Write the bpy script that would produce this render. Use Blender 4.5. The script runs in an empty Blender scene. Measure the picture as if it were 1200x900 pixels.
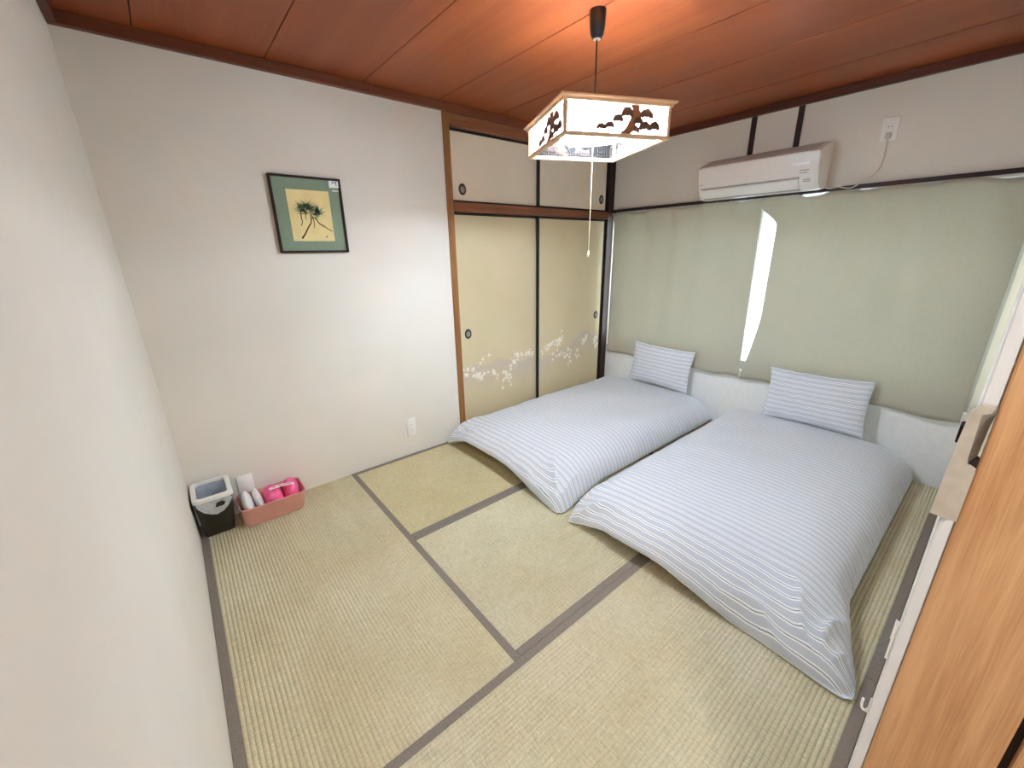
import bpy, bmesh, math, random
from mathutils import Vector, Matrix, noise
random.seed(7)
PI = math.pi
SC = bpy.context.scene
COL = SC.collection

# ------------------------------------------------------------------ camera
X1, Y1, HC = 3.578, -2.634, 2.36          # window wall, doorway wall, ceiling height
cam_d = bpy.data.cameras.new('camera')
cam_d.sensor_width = 36.0
cam_d.lens = 476.7387 / 1200 * 36.0
cam_d.clip_start = 0.02
cam = bpy.data.objects.new('camera', cam_d)
COL.objects.link(cam)
cam.location = (0.15192, -2.62951, 1.44436)
cam.rotation_euler = (1.255262467, 0.016675564, -0.688993059)
SC.camera = cam

# ------------------------------------------------------------------ world, lights, exposure
LAMP_POWER = 60.0        # radiance of the ring tube inside the pendant lamp
SKY = 1.5
world = bpy.data.worlds.new('overcast_sky')
SC.world = world
world.use_nodes = True
bg = world.node_tree.nodes['Background']
bg.inputs['Color'].default_value = (0.86, 0.95, 1.0, 1)
bg.inputs['Strength'].default_value = SKY
pl = bpy.data.lights.new('window_portal', 'AREA')
pl.shape = 'RECTANGLE'; pl.size = 2.7; pl.size_y = 1.4
pl.cycles.is_portal = True
po = bpy.data.objects.new('window_portal', pl); COL.objects.link(po)
po.location = (X1 + 0.2, -1.31, 1.11); po.rotation_euler = (0, PI / 2, 0)
# unseen, inferred hallway ceiling lamp: lights the door jamb and fills the room
hl = bpy.data.lights.new('hallway_fill_lamp', 'AREA')
hl.shape = 'DISK'; hl.size = 0.24; hl.energy = 4.0; hl.color = (1.0, 0.98, 0.96)
ho = bpy.data.objects.new('hallway_fill_lamp', hl); COL.objects.link(ho)
ho.location = (0.13, -3.4, 2.3)
SC.view_settings.view_transform = 'Standard'
SC.view_settings.look = 'None'
SC.view_settings.gamma = 1.0
SC.view_settings.use_curve_mapping = False
SC.view_settings.exposure = 2.5
SC.cycles.use_denoising = True
SC.cycles.max_bounces = 10
SC.cycles.diffuse_bounces = 6
SC.cycles.transparent_max_bounces = 12
SC.cycles.caustics_reflective = False
SC.cycles.caustics_refractive = False
SC.cycles.sample_clamp_indirect = 6.0


# ------------------------------------------------------------------ materials
def s2l(c):
    return tuple(((v / 255) / 12.92 if v / 255 <= 0.04045 else ((v / 255 + 0.055) / 1.055) ** 2.4) for v in c) + (1,)


class Mat:
    """small node builder"""
    def __init__(self, name, rgb, rough=0.6, spec=0.3):
        self.m = bpy.data.materials.new(name); self.m.use_nodes = True
        self.t = self.m.node_tree; self.n = self.t.nodes
        self.b = self.n['Principled BSDF']; self.o = self.n['Material Output']
        self.base = s2l(rgb)
        self.b.inputs['Base Color'].default_value = self.base
        self.b.inputs['Roughness'].default_value = rough
        self.b.inputs['Specular IOR Level'].default_value = spec
        self.tc = None

    def node(self, kind, **kw):
        n = self.n.new(kind)
        for k, v in kw.items():
            if hasattr(n, k): setattr(n, k, v)
            else: n.inputs[k].default_value = v
        return n

    def link(self, a, b): self.t.links.new(a, b)

    def coord(self, kind='Object', scale=(1, 1, 1)):
        if self.tc is None: self.tc = self.n.new('ShaderNodeTexCoord')
        mp = self.n.new('ShaderNodeMapping'); mp.inputs['Scale'].default_value = scale
        self.link(self.tc.outputs[kind], mp.inputs['Vector'])
        return mp.outputs['Vector']

    def noise(self, scale, detail=4, stretch=(1, 1, 1), kind='Object', rough=0.55):
        n = self.node('ShaderNodeTexNoise', Scale=scale, Detail=detail, Roughness=rough)
        self.link(self.coord(kind, stretch), n.inputs['Vector'])
        return n.outputs['Fac']

    def ramp(self, fac, stops, interp='LINEAR'):
        r = self.n.new('ShaderNodeValToRGB'); r.color_ramp.interpolation = interp
        e = r.color_ramp.elements
        while len(e) < len(stops): e.new(0.5)
        for k, (p, c) in enumerate(stops):
            e[k].position = p; e[k].color = s2l(c) if max(c) > 1.01 else tuple(c) + (1,)
        self.link(fac, r.inputs['Fac'])
        return r.outputs['Color']

    def mix(self, fac, a, b, blend='MIX'):
        m = self.n.new('ShaderNodeMix'); m.data_type = 'RGBA'; m.blend_type = blend
        for val, idx in ((fac, 0), (a, 6), (b, 7)):
            if isinstance(val, (int, float)): m.inputs[idx].default_value = val
            elif isinstance(val, tuple): m.inputs[idx].default_value = s2l(val) if len(val) == 3 else val
            else: self.link(val, m.inputs[idx])
        return m.outputs[2]

    def math(self, op, a, b=None, c=None):
        m = self.n.new('ShaderNodeMath'); m.operation = op
        for k, v in enumerate((a, b, c)):
            if v is None: continue
            if isinstance(v, (int, float)): m.inputs[k].default_value = v
            else: self.link(v, m.inputs[k])
        return m.outputs[0]

    def sep(self, vec):
        s = self.n.new('ShaderNodeSeparateXYZ'); self.link(vec, s.inputs[0]); return s.outputs

    def color(self, sock): self.link(sock, self.b.inputs['Base Color']); return self

    def bump(self, h, strength=0.2, dist=0.002):
        b = self.node('ShaderNodeBump', Strength=strength, Distance=dist)
        self.link(h, b.inputs['Height']); self.link(b.outputs['Normal'], self.b.inputs['Normal']); return self


def plain(name, rgb, rough=0.6, spec=0.3, var=6, scale=30):
    M = Mat(name, rgb, rough, spec)
    lo = tuple(max(0, v - var) for v in rgb); hi = tuple(min(255, v + var) for v in rgb)
    M.color(M.ramp(M.noise(scale), [(0.3, lo), (0.7, hi)]))
    return M


def wood(name, dark, light, axis, rough=0.45, spec=0.35, scale=18, fine=1.0):
    """grain that runs along axis (0 x, 1 y, 2 z)"""
    st = [1, 1, 1]; st[axis] = 0.05
    st2 = [6, 6, 6]; st2[axis] = 0.12
    M = Mat(name, light, rough, spec)
    a = M.noise(scale, 3, tuple(st)); b = M.noise(scale * 2.2, 4, tuple(st2))
    f = M.math('ADD', M.math('MULTIPLY', a, 0.65), M.math('MULTIPLY', b, 0.35 * fine))
    M.color(M.ramp(f, [(0.33, dark), (0.62, light)]))
    M.bump(b, 0.12, 0.001)
    return M


M_wall = Mat('white_plaster', (228, 222, 211), 0.9, 0.1)
M_wall.color(M_wall.ramp(M_wall.noise(3, 3), [(0.3, (226, 220, 209)), (0.7, (230, 224, 213))]))
M_wall.bump(M_wall.noise(220, 3), 0.12, 0.001)
M_lowwall = plain('white_painted_board', (232, 231, 228), 0.7, 0.2, 3)
M_sub = plain('floor_board', (110, 85, 60), 0.8)
M_ceil = wood('ceiling_wood', (128, 60, 26), (154, 80, 40), 1, 0.42, 0.4, 7, 0.8)
M_cornice_x = wood('cornice_wood_x', (92, 46, 26), (118, 64, 38), 0, 0.5)
M_cornice_y = wood('cornice_wood_y', (72, 34, 22), (98, 50, 32), 1, 0.5)
M_post = wood('post_wood', (122, 78, 38), (158, 108, 58), 2, 0.45)
M_beam = wood('beam_wood', (110, 66, 42), (146, 94, 64), 0, 0.45)
M_darkpost = wood('dark_post_wood', (34, 20, 15), (54, 32, 24), 2, 0.5)
M_darkrail = wood('dark_rail_wood', (36, 18, 14), (56, 30, 24), 1, 0.5)
M_black = plain('black_lacquer', (20, 16, 15), 0.4, 0.4, 3)
M_jamb = wood('door_jamb_wood', (184, 134, 92), (218, 174, 130), 2, 0.42, 0.3, 60)
M_trimwhite = plain('white_trim_paint', (228, 230, 234), 0.5, 0.3, 3)
M_hallfloor = wood('hall_floor_wood', (120, 84, 54), (150, 110, 74), 1)

# tatami: rush weave and cloth borders
def tatami_mat_material(name, along, tint):
    M = Mat(name, (190, 178, 128), 0.62, 0.25)
    st = (3.0, 60, 3) if along == 1 else (60, 3.0, 3)     # rush stems lie across the mat
    st = (60, 3.0, 3) if along == 0 else (3.0, 60, 3)
    n1 = M.noise(9, 3, st); n2 = M.noise(2.3, 3); n3 = M.noise(160, 2)
    base = M.ramp(n1, [(0.25, tuple(int(v * 0.86) for v in tint)), (0.75, tuple(min(255, int(v * 1.07)) for v in tint))])
    tone = M.ramp(n2, [(0.3, (236, 230, 212)), (0.7, (255, 255, 252))])
    c = M.mix(0.8, base, tone, 'MULTIPLY')
    c2 = M.mix(0.5, c, M.ramp(n3, [(0.3, (214, 208, 190)), (0.7, (255, 255, 255))]), 'MULTIPLY')
    M.color(c2)
    M.bump(n1, 0.25, 0.001)
    return M
M_tat_y = tatami_mat_material('rush_weave_along_y', 1, (220, 212, 184))
M_tat_x = tatami_mat_material('rush_weave_along_x', 0, (218, 211, 185))
M_tat_b = tatami_mat_material('rush_weave_tan', 0, (213, 202, 166))
M_heri = Mat('tatami_border_cloth', (122, 110, 98), 0.8, 0.15)
M_heri.color(M_heri.ramp(M_heri.noise(240, 2), [(0.3, (120, 110, 100)), (0.7, (141, 130, 118))]))
M_heri.bump(M_heri.noise(500, 2), 0.3, 0.0006)

# striped bedding: the stripe position is carried by the UV map (metres of cloth)
def stripe_material(name):
    M = Mat(name, (226, 226, 232), 0.85, 0.15)
    tc = M.n.new('ShaderNodeTexCoord'); M.tc = tc
    u = M.sep(tc.outputs['UV'])[0]
    p = M.math('FRACT', M.math('MULTIPLY', u, 1 / 0.0365))
    W = (253, 254, 255); G = (207, 211, 218); K = (146, 148, 156)
    c = M.ramp(p, [(0.0, G), (0.62, W), (0.76, K), (0.845, W), (0.985, G)], 'CONSTANT')
    M.color(M.mix(0.35, c, M.ramp(M.noise(420, 2), [(0.3, (205, 205, 208)), (0.7, (255, 255, 255))]), 'MULTIPLY'))
    f1 = M.noise(9, 4); f2 = M.noise(34, 3)
    h = M.math('ADD', M.math('MULTIPLY', f1, 1.0), M.math('MULTIPLY', f2, 0.3))
    M.bump(h, 0.35, 0.012)
    M.b.inputs['Sheen Weight'].default_value = 0.15
    return M
M_stripe = stripe_material('striped_cotton')

# fusuma paper with a silvery cloud band
M_fusuma = Mat('fusuma_paper', (214, 198, 162), 0.6, 0.25)
_c = M_fusuma.coord('Object')
_x, _y, _z = M_fusuma.sep(_c)
_n = M_fusuma.noise(2.6, 1, (1, 1, 0.25))
_n2 = M_fusuma.noise(9, 2, (1, 1, 0.6))
_e = M_fusuma.math('ADD', M_fusuma.math('MULTIPLY', _n, 0.42), M_fusuma.math('MULTIPLY', _n2, 0.10))
_top = M_fusuma.math('ADD', _e, 0.335)
_up = M_fusuma.math('MULTIPLY', M_fusuma.math('SUBTRACT', _top, _z), 40.0)
_up.node.use_clamp = True
_lo = M_fusuma.math('MULTIPLY', M_fusuma.math('SUBTRACT', _z, M_fusuma.math('SUBTRACT', _top, 0.26)), 5.0)
_lo.node.use_clamp = True
_f = M_fusuma.math('MULTIPLY', _up, _lo)
_g = M_fusuma.ramp(M_fusuma.noise(1.3, 3), [(0.3, (205, 189, 152)), (0.7, (216, 201, 166))])
M_fusuma.color(M_fusuma.mix(M_fusuma.math('MULTIPLY', _f, 0.62), _g, (196, 184, 170)))
M_fusuma_up = plain('upper_fusuma_paper', (232, 220, 196), 0.65, 0.25, 3, 3)
M_blossom = plain('blossom_print', (240, 233, 218), 0.6, 0.2, 3)
M_branchprint = plain('silver_branch_print', (176, 162, 150), 0.6, 0.2, 4)
M_pullring = plain('dark_pull_ring', (44, 38, 34), 0.35, 0.5, 4)
M_pulldish = plain('pewter_pull_dish', (146, 140, 128), 0.35, 0.5, 8)
M_pulldish.b.inputs['Metallic'].default_value = 0.5

# curtain: a diffuse cloth that lets a little light through
def cloth_trans(name, rgb, trans_rgb, fac):
    M = plain(name, rgb, 0.95, 0.05, 3, 60)
    tr = M.node('ShaderNodeBsdfTranslucent'); tr.inputs['Color'].default_value = s2l(trans_rgb)
    mx = M.node('ShaderNodeMixShader'); mx.inputs[0].default_value = fac
    M.link(M.b.outputs[0], mx.inputs[1]); M.link(tr.outputs[0], mx.inputs[2]); M.link(mx.outputs[0], M.o.inputs[0])
    M.bump(M.noise(700, 2), 0.15, 0.0006)
    return M
M_curtain = cloth_trans('grey_green_curtain_cloth', (191, 185, 168), (206, 206, 192), 0.22)
M_panel = cloth_trans('lamp_white_acrylic', (236, 238, 236), (248, 248, 248), 0.85)
_pt = M_panel.node('ShaderNodeBsdfTransparent'); _pt.inputs[0].default_value = (0.97, 0.97, 0.97, 1)
_pm = M_panel.node('ShaderNodeMixShader'); _pm.inputs[0].default_value = 0.88
M_panel.link(M_panel.o.inputs[0].links[0].from_socket, _pm.inputs[1]); M_panel.link(_pt.outputs[0], _pm.inputs[2])
M_panel.link(_pm.outputs[0], M_panel.o.inputs[0])
M_dimplate = cloth_trans('dimming_plate_white', (236, 238, 236), (242, 243, 244), 0.7)  # for the plate added above the tube to dim the ceiling
M_pane = Mat('frosted_glass', (235, 245, 248), 0.3, 0.5)
_tp = M_pane.node('ShaderNodeBsdfTransparent'); _tp.inputs[0].default_value = (0.93, 0.97, 0.98, 1)
_tl = M_pane.node('ShaderNodeBsdfTranslucent'); _tl.inputs[0].default_value = (0.93, 0.97, 0.98, 1)
_mx = M_pane.node('ShaderNodeMixShader'); _mx.inputs[0].default_value = 0.5
M_pane.link(_tp.outputs[0], _mx.inputs[1]); M_pane.link(_tl.outputs[0], _mx.inputs[2])
_mx2 = M_pane.node('ShaderNodeMixShader'); _mx2.inputs[0].default_value = 0.06
M_pane.link(_mx.outputs[0], _mx2.inputs[1]); M_pane.link(M_pane.b.outputs[0], _mx2.inputs[2])
M_pane.link(_mx2.outputs[0], M_pane.o.inputs[0])
M_alu = plain('silver_aluminium', (190, 190, 190), 0.35, 0.5, 4); M_alu.b.inputs['Metallic'].default_value = 0.7

M_acwhite = plain('ac_white_plastic', (232, 228, 222), 0.28, 0.5, 2)
M_acgap = plain('ac_gap_grey', (176, 170, 164), 0.6, 0.2, 4)
M_acgrill = plain('ac_grille_grey', (136, 126, 116), 0.6, 0.2, 4)
M_print = plain('grey_print', (160, 160, 160), 0.6, 0.2, 3)
M_glare = plain('painted_glare_white', (253, 253, 254), 0.2, 0.6, 2)  # white of the painted lamp glare on the air conditioner
M_plastic = plain('white_plastic', (242, 240, 235), 0.4, 0.4, 2)
M_cordw = plain('white_cord', (210, 202, 190), 0.5, 0.3, 3)
M_slot = plain('dark_slot', (40, 38, 36), 0.7, 0.1, 2)
M_blackpl = plain('black_plastic', (22, 20, 22), 0.3, 0.45, 3)
M_cord = plain('dark_brown_cord', (44, 26, 20), 0.6, 0.2, 3)
M_lampwood = wood('lamp_pale_wood', (220, 178, 138), (244, 212, 176), 0, 0.5)
M_lampwood2 = wood('lamp_pale_wood_y', (196, 150, 112), (222, 182, 146), 1, 0.5)
M_pine = plain('pine_fretwork_wood', (150, 100, 68), 0.6, 0.2, 8)
M_needle = plain('fretwork_needle_wood', (104, 74, 60), 0.6, 0.2, 8)
M_slat = plain('black_lamp_slat', (14, 14, 15), 0.9, 0.0, 1)
M_reflector = plain('white_enamel', (240, 240, 236), 0.4, 0.3, 2)
M_tube = Mat('lit_tube', (255, 255, 255))
M_tube.b.inputs['Emission Color'].default_value = (0.72, 0.85, 1.0, 1)
M_tube.b.inputs['Emission Strength'].default_value = LAMP_POWER
M_pull = plain('ivory_pull_cord', (236, 222, 180), 0.6, 0.2, 3)

M_frame = wood('picture_frame_wood', (34, 17, 13), (52, 28, 22), 0, 0.5, 0.2)
M_matgreen = plain('grey_green_mount', (134, 150, 130), 0.85, 0.1, 4, 120)
M_artpaper = plain('cream_art_paper', (232, 214, 156), 0.8, 0.1, 5, 14)
M_needleink = plain('green_ink', (78, 112, 86), 0.8, 0.1, 12, 40)
M_branchink = plain('brown_ink', (92, 66, 38), 0.8, 0.1, 8, 40)
M_seal = plain('seal_ink', (122, 88, 50), 0.8, 0.1, 4)
M_sticker = plain('white_sticker', (240, 240, 234), 0.5, 0.3, 2)

M_bin = plain('dark_brown_bin', (46, 40, 30), 0.4, 0.4, 4)
M_binrim = plain('white_bin_rim', (232, 230, 224), 0.35, 0.4, 2)
M_liner = plain('grey_white_liner', (205, 208, 214), 0.45, 0.4, 8, 25)
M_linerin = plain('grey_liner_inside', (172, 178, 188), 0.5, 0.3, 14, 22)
M_basket = plain('dusty_pink_basket', (222, 164, 152), 0.5, 0.35, 3)
M_towel = plain('white_towel', (238, 235, 232), 0.95, 0.05, 4, 90)
M_towel.bump(M_towel.noise(300, 2), 0.5, 0.002)
M_pinktowel = plain('pink_towel', (248, 112, 158), 0.9, 0.1, 8, 40)
M_pinktowel.bump(M_pinktowel.noise(300, 2), 0.4, 0.002)
M_band = plain('pale_pink_band', (248, 214, 222), 0.5, 0.3, 4)
M_bandprint = plain('band_print', (214, 120, 150), 0.5, 0.3, 4)
M_latch = plain('beige_latch_metal', (192, 184, 172), 0.55, 0.3, 8, 60)
M_latchin = plain('grey_latch_recess', (140, 130, 120), 0.6, 0.3, 10, 60)
M_dark = plain('dark_hole', (52, 44, 40), 0.7, 0.1, 4)


# ------------------------------------------------------------------ mesh helpers
class MB:
    def __init__(self): self.v = []; self.f = []; self.uv = {}

    def face(self, *ix): self.f.append(tuple(ix))

    def add(self, verts, faces):
        o = len(self.v); self.v += [tuple(p) for p in verts]
        self.f += [tuple(i + o for i in f) for f in faces]
        return self

    def box(self, x0, x1, y0, y1, z0, z1, bev=0.0, seg=2):
        if bev <= 0:
            v = [(x0, y0, z0), (x1, y0, z0), (x1, y1, z0), (x0, y1, z0), (x0, y0, z1), (x1, y0, z1), (x1, y1, z1), (x0, y1, z1)]
            return self.add(v, [(0, 3, 2, 1), (4, 5, 6, 7), (0, 1, 5, 4), (1, 2, 6, 5), (2, 3, 7, 6), (3, 0, 4, 7)])
        bm = bmesh.new(); bmesh.ops.create_cube(bm, size=1)
        for p in bm.verts:
            p.co = ((x0 + x1) / 2 + p.co.x * (x1 - x0), (y0 + y1) / 2 + p.co.y * (y1 - y0), (z0 + z1) / 2 + p.co.z * (z1 - z0))
        bmesh.ops.bevel(bm, geom=bm.edges[:], offset=bev, segments=seg, affect='EDGES', profile=0.5)
        return self.addbm(bm)

    def addbm(self, bm):
        bm.verts.index_update()
        self.add([v.co[:] for v in bm.verts], [[q.index for q in f.verts] for f in bm.faces]); bm.free(); return self

    def tube(self, pts, r, n=8, cap=True):
        pts = [Vector(p) for p in pts]; rings = []
        up = Vector((0.31, 0.2, 0.93)).normalized(); o = len(self.v)
        for i, p in enumerate(pts):
            d = (pts[min(i + 1, len(pts) - 1)] - pts[max(i - 1, 0)]).normalized()
            a = d.cross(up)
            if a.length < 1e-3: a = d.cross(Vector((1, 0, 0)))
            a.normalize(); b = d.cross(a)
            rr = r[i] if isinstance(r, (list, tuple)) else r
            for k in range(n):
                t = 2 * PI * k / n
                self.v.append(tuple(p + a * math.cos(t) * rr + b * math.sin(t) * rr))
        for i in range(len(pts) - 1):
            for k in range(n):
                k2 = (k + 1) % n
                self.f.append((o + i * n + k, o + i * n + k2, o + (i + 1) * n + k2, o + (i + 1) * n + k))
        if cap:
            self.f.append(tuple(o + k for k in range(n))[::-1]); self.f.append(tuple(o + (len(pts) - 1) * n + k for k in range(n)))
        return self

    def lathe(self, prof, c=(0, 0, 0), n=24, axis=2):
        o = len(self.v)
        for r, h in prof:
            for k in range(n):
                t = 2 * PI * k / n; a, b = r * math.cos(t), r * math.sin(t)
                p = {2: (a, b, h), 1: (a, h, b), 0: (h, a, b)}[axis]
                self.v.append((c[0] + p[0], c[1] + p[1], c[2] + p[2]))
        for i in range(len(prof) - 1):
            for k in range(n):
                k2 = (k + 1) % n
                self.f.append((o + i * n + k, o + i * n + k2, o + (i + 1) * n + k2, o + (i + 1) * n + k))
        self.f.append(tuple(o + k for k in range(n))[::-1]); self.f.append(tuple(o + (len(prof) - 1) * n + k for k in range(n)))
        return self

    def prism(self, poly, place, d0, d1):
        """2-D outline pushed between depths d0, d1; place(a, b, d) gives the point"""
        n = len(poly); o = len(self.v)
        self.v += [tuple(place(a, b, d0)) for a, b in poly] + [tuple(place(a, b, d1)) for a, b in poly]
        self.f.append(tuple(range(o, o + n))[::-1]); self.f.append(tuple(range(o + n, o + 2 * n)))
        for k in range(n):
            k2 = (k + 1) % n
            self.f.append((o + k, o + k2, o + n + k2, o + n + k))
        return self

    def grid(self, nu, nv, fn, close_u=False):
        o = len(self.v)
        for i in range(nu):
            for j in range(nv): self.v.append(tuple(fn(i, j)))
        for i in range(nu - (0 if close_u else 1)):
            i2 = (i + 1) % nu
            for j in range(nv - 1):
                self.f.append((o + i * nv + j, o + i2 * nv + j, o + i2 * nv + j + 1, o + i * nv + j + 1))
        return o

    def build(self, name, mat, parent=None, smooth=False, uvs=None, local=False, fix=True):
        me = bpy.data.meshes.new(name)
        off = Vector((0, 0, 0))
        if parent is not None and not local:
            p = parent
            while p is not None: off += Vector(p.location); p = p.parent
        vs = [tuple(Vector(v) - off) for v in self.v] if off.length > 0 else self.v
        me.from_pydata(vs, [], self.f)
        if fix:
            bm = bmesh.new(); bm.from_mesh(me); bmesh.ops.recalc_face_normals(bm, faces=bm.faces[:]); bm.to_mesh(me); bm.free()
        if uvs is not None:
            lay = me.uv_layers.new(name='UVMap')
            for lp in me.loops: lay.data[lp.index].uv = uvs[lp.vertex_index]
        me.materials.append(mat.m if isinstance(mat, Mat) else mat)
        if smooth:
            me.polygons.foreach_set('use_smooth', [True] * len(me.polygons))
            if smooth != 'all': me.set_sharp_from_angle(angle=math.radians(40))
        me.update()
        ob = bpy.data.objects.new(name, me); COL.objects.link(ob)
        if parent is not None: ob.parent = parent
        return ob


def tag(o, label, cat, group=None):
    o['label'] = label; o['category'] = cat
    if group: o['group'] = group
    return o


def thing(name, loc, label, cat, group=None, rotz=0):
    o = bpy.data.objects.new(name, None); o.empty_display_size = 0.05
    COL.objects.link(o); o.location = loc; o.rotation_euler = (0, 0, rotz)
    return tag(o, label, cat, group)


def struct(o): o['kind'] = 'structure'; return o


def sbox(name, mat, x0, x1, y0, y1, z0, z1, bev=0.0, parent=None):
    o = MB().box(x0, x1, y0, y1, z0, z1, bev).build(name, mat, parent)
    return struct(o) if parent is None else o


def nz(x, y, z=0.0): return noise.noise(Vector((x, y, z)))


# ------------------------------------------------------------------ room shell
sbox('floor', M_sub, -0.12, X1 + 0.12, Y1, 0.12, -0.12, -0.032)
struct(MB().box(-0.12, 1.744, 0, 0.12, -0.12, HC + 0.1).build('wall_back', M_wall))
struct(MB().box(-0.12, 0, -4.3, 0, -0.12, HC + 0.1).build('wall_left', M_wall))
WZ0, WZ1, WY0, WY1 = 0.50, 1.798, -2.605, -0.012     # window opening
wr = MB()
wr.box(X1, X1 + 0.12, Y1 - 0.1, 0.12, WZ1, HC + 0.1)
wr.box(X1, X1 + 0.12, WY1, 0.12, WZ0, WZ1)
wr.box(X1, X1 + 0.12, Y1 - 0.1, WY0, WZ0, WZ1)
struct(wr.build('wall_right', M_wall))
struct(MB().box(X1 - 0.004, X1 + 0.12, Y1 - 0.1, 0.0, -0.03, WZ0).build('wall_right_lower', M_lowwall))
wf = MB()
wf.box(0.915, X1 + 0.12, Y1 - 0.125, Y1, -0.12, HC + 0.1)
wf.box(0.0, 0.915, Y1 - 0.125, Y1 - 0.012, 2.02, HC + 0.1)
struct(wf.build('wall_front', M_wall))
# the hallway the camera stands in
sbox('floor_hall', M_hallfloor, -0.12, 2.0, -4.3, Y1 - 0.002, -0.12, -0.035)
sbox('ceiling_hall', M_wall, -0.12, 2.0, -4.3, Y1 - 0.125, HC, HC + 0.1)
sbox('wall_hall_end', M_wall, -0.12, 2.0, -4.42, -4.3, -0.12, HC + 0.1)
sbox('wall_hall_side', M_wall, 2.0, 2.12, -4.3, Y1 - 0.125, -0.12, HC + 0.1)

# ceiling of wide planks that run towards the doorway, joints recessed
ceil = struct(MB().box(-0.12, X1 + 0.12, Y1 - 0.125, 0.12, HC + 0.012, HC + 0.1).build('ceiling', M_black))
joints = [0.0] + [0.258 + 0.485 * k for k in range(7)] + [X1]
for a, b in zip(joints, joints[1:]):
    m = MB().box(a + 0.0026, b - 0.0026, Y1, 0.0, HC, HC + 0.012)
    o = m.build('ceiling_plank', M_ceil, ceil)
# cornice strips
sbox('trim_1', M_cornice_x, 0.0, X1, -0.032, 0.0, 2.312, HC - 0.001, 0.003)
sbox('trim_2', M_cornice_y, 0.0, 0.03, Y1, -0.033, 2.312, HC - 0.001, 0.003)
sbox('trim_3', M_cornice_y, X1 - 0.03, X1, Y1, -0.033, 2.312, HC - 0.001, 0.003)
# window wall: lintel rail and two short dark posts above it
sbox('trim_4', M_darkrail, X1 - 0.03, X1, Y1 + 0.001, -0.001, 1.775, 1.799, 0.002)
for k, y in enumerate((-1.180, -1.468)):
    sbox('trim_%d' % (5 + k), M_darkpost, X1 - 0.010, X1, y - 0.0175, y + 0.0175, 1.799, 2.312, 0.002)
# closet carcass: posts, header, middle rail, recess
sbox('wall_closet', M_wall, 1.744, X1 + 0.12, 0.105, 0.20, -0.12, HC + 0.1)
sbox('trim_7', M_post, 1.744, 1.792, -0.012, 0.1, -0.03, 2.312, 0.003)
sbox('trim_8', M_darkpost, 3.492, X1, -0.006, 0.1, -0.03, 2.312, 0.003)
sbox('trim_9', M_beam, 1.792, 3.492, -0.006, 0.1, 2.243, 2.312, 0.003)
sbox('trim_10', M_beam, 1.792, 3.50, -0.016, 0.1, 1.716, 1.777, 0.003)
sbox('trim_11', M_beam, 1.792, 3.492, -0.006, 0.1, -0.03, 0.004, 0.002)
# doorway: white edge strip, wooden jamb with a groove and a stop
sbox('trim_12', M_trimwhite, 0.900, 0.915, -2.6475, -2.6325, -0.03, 2.02, 0.002)
sbox('trim_13', M_jamb, 0.897, 0.915, -2.7635, -2.6478, -0.03, 2.02, 0.003)
sbox('trim_14', M_darkpost, 0.909, 0.915, -2.7725, -2.7635, -0.03, 2.02)
sbox('trim_15', M_jamb, 0.897, 0.93, -2.92, -2.7725, -0.03, 2.02, 0.003)


# ------------------------------------------------------------------ closet doors
def petals(mb, cx, cz, r, place, rot):
    dep = random.uniform(0, 0.0012)
    for k in range(5):
        dep += 0.00002
        t = rot + 2 * PI * k / 5
        pts = []
        for q in range(7):
            a = 2 * PI * q / 7
            px, pz = 0.62 * r + 0.46 * r * math.cos(a), 0.34 * r * math.sin(a)
            pts.append((cx + px * math.cos(t) - pz * math.sin(t), cz + px * math.sin(t) + pz * math.cos(t)))
        mb.prism(pts, place, 0, 0.0004 + dep)


def fusuma(n, x0, x1, z0, z1, yf, pull, printed, rng):
    root = struct(MB().box(x0 + 0.012, x1 - 0.012, yf + 0.004, yf + 0.018, z0 + 0.012, z1 - 0.012).build('door_%d' % n, M_fusuma if printed else M_fusuma_up))
    fw = 0.020
    for nm, b in (('stile', (x0, x0 + fw, z0, z1)), ('stile', (x1 - fw, x1, z0, z1)), ('top_rail', (x0 + fw, x1 - fw, z1 - 0.018, z1)), ('bottom_rail', (x0 + fw, x1 - fw, z0, z0 + 0.018))):
        MB().box(b[0], b[1], yf, yf + 0.022, b[2], b[3], 0.002, 1).build(nm, M_black, root)
    px, pz = pull
    ring = MB().lathe([(0.016, -0.0035), (0.026, -0.0045), (0.031, -0.002), (0.031, 0.004), (0.016, 0.004)], (px, yf + 0.004, pz), 28, 1)
    for i, v in enumerate(ring.v): ring.v[i] = (v[0], v[1], pz + (v[2] - pz) * 1.25)
    r = ring.build('pull_ring', M_pullring, root, True)
    dish = MB().lathe([(0.020, 0.0), (0.012, -0.0026), (0.001, -0.003)], (px, yf + 0.001, pz), 24, 1)
    for i, v in enumerate(dish.v): dish.v[i] = (v[0], v[1], pz + (v[2] - pz) * 1.25)
    dish.build('pull_dish', M_pulldish, r, True)
    if printed:
        place = lambda a, b, d: (a, yf + 0.0039 - d, b)
        mb = MB(); br = MB()
        for x, z, s in rng:
            petals(mb, x, z, s, place, random.uniform(0, 6))
            for q in range(random.randint(1, 3)):
                qx, qz = x + random.uniform(-0.045, 0.045), z + random.uniform(-0.05, 0.035)
                rr = random.uniform(0.002, 0.005)
                mb.prism([(qx + rr * math.cos(a), qz + rr * math.sin(a)) for a in (0, 1.3, 2.5, 3.8, 5.0)], place, 0, 0.0017 + random.uniform(0, 0.0004))
            a = random.uniform(-0.4, 3.5); L = random.uniform(0.03, 0.08)
            dx, dz = math.cos(a) * L, math.sin(a) * L * 0.6
            br.prism([(x, z - 0.001), (x + dx, z + dz - 0.0007), (x + dx, z + dz + 0.0007), (x, z + 0.001)], place, 0, 0.0002)
        o = mb.build('blossom_print', M_blossom, root); o['kind'] = 'stuff'
        o = br.build('branch_print', M_branchprint, root); o['kind'] = 'stuff'
    return root


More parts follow.
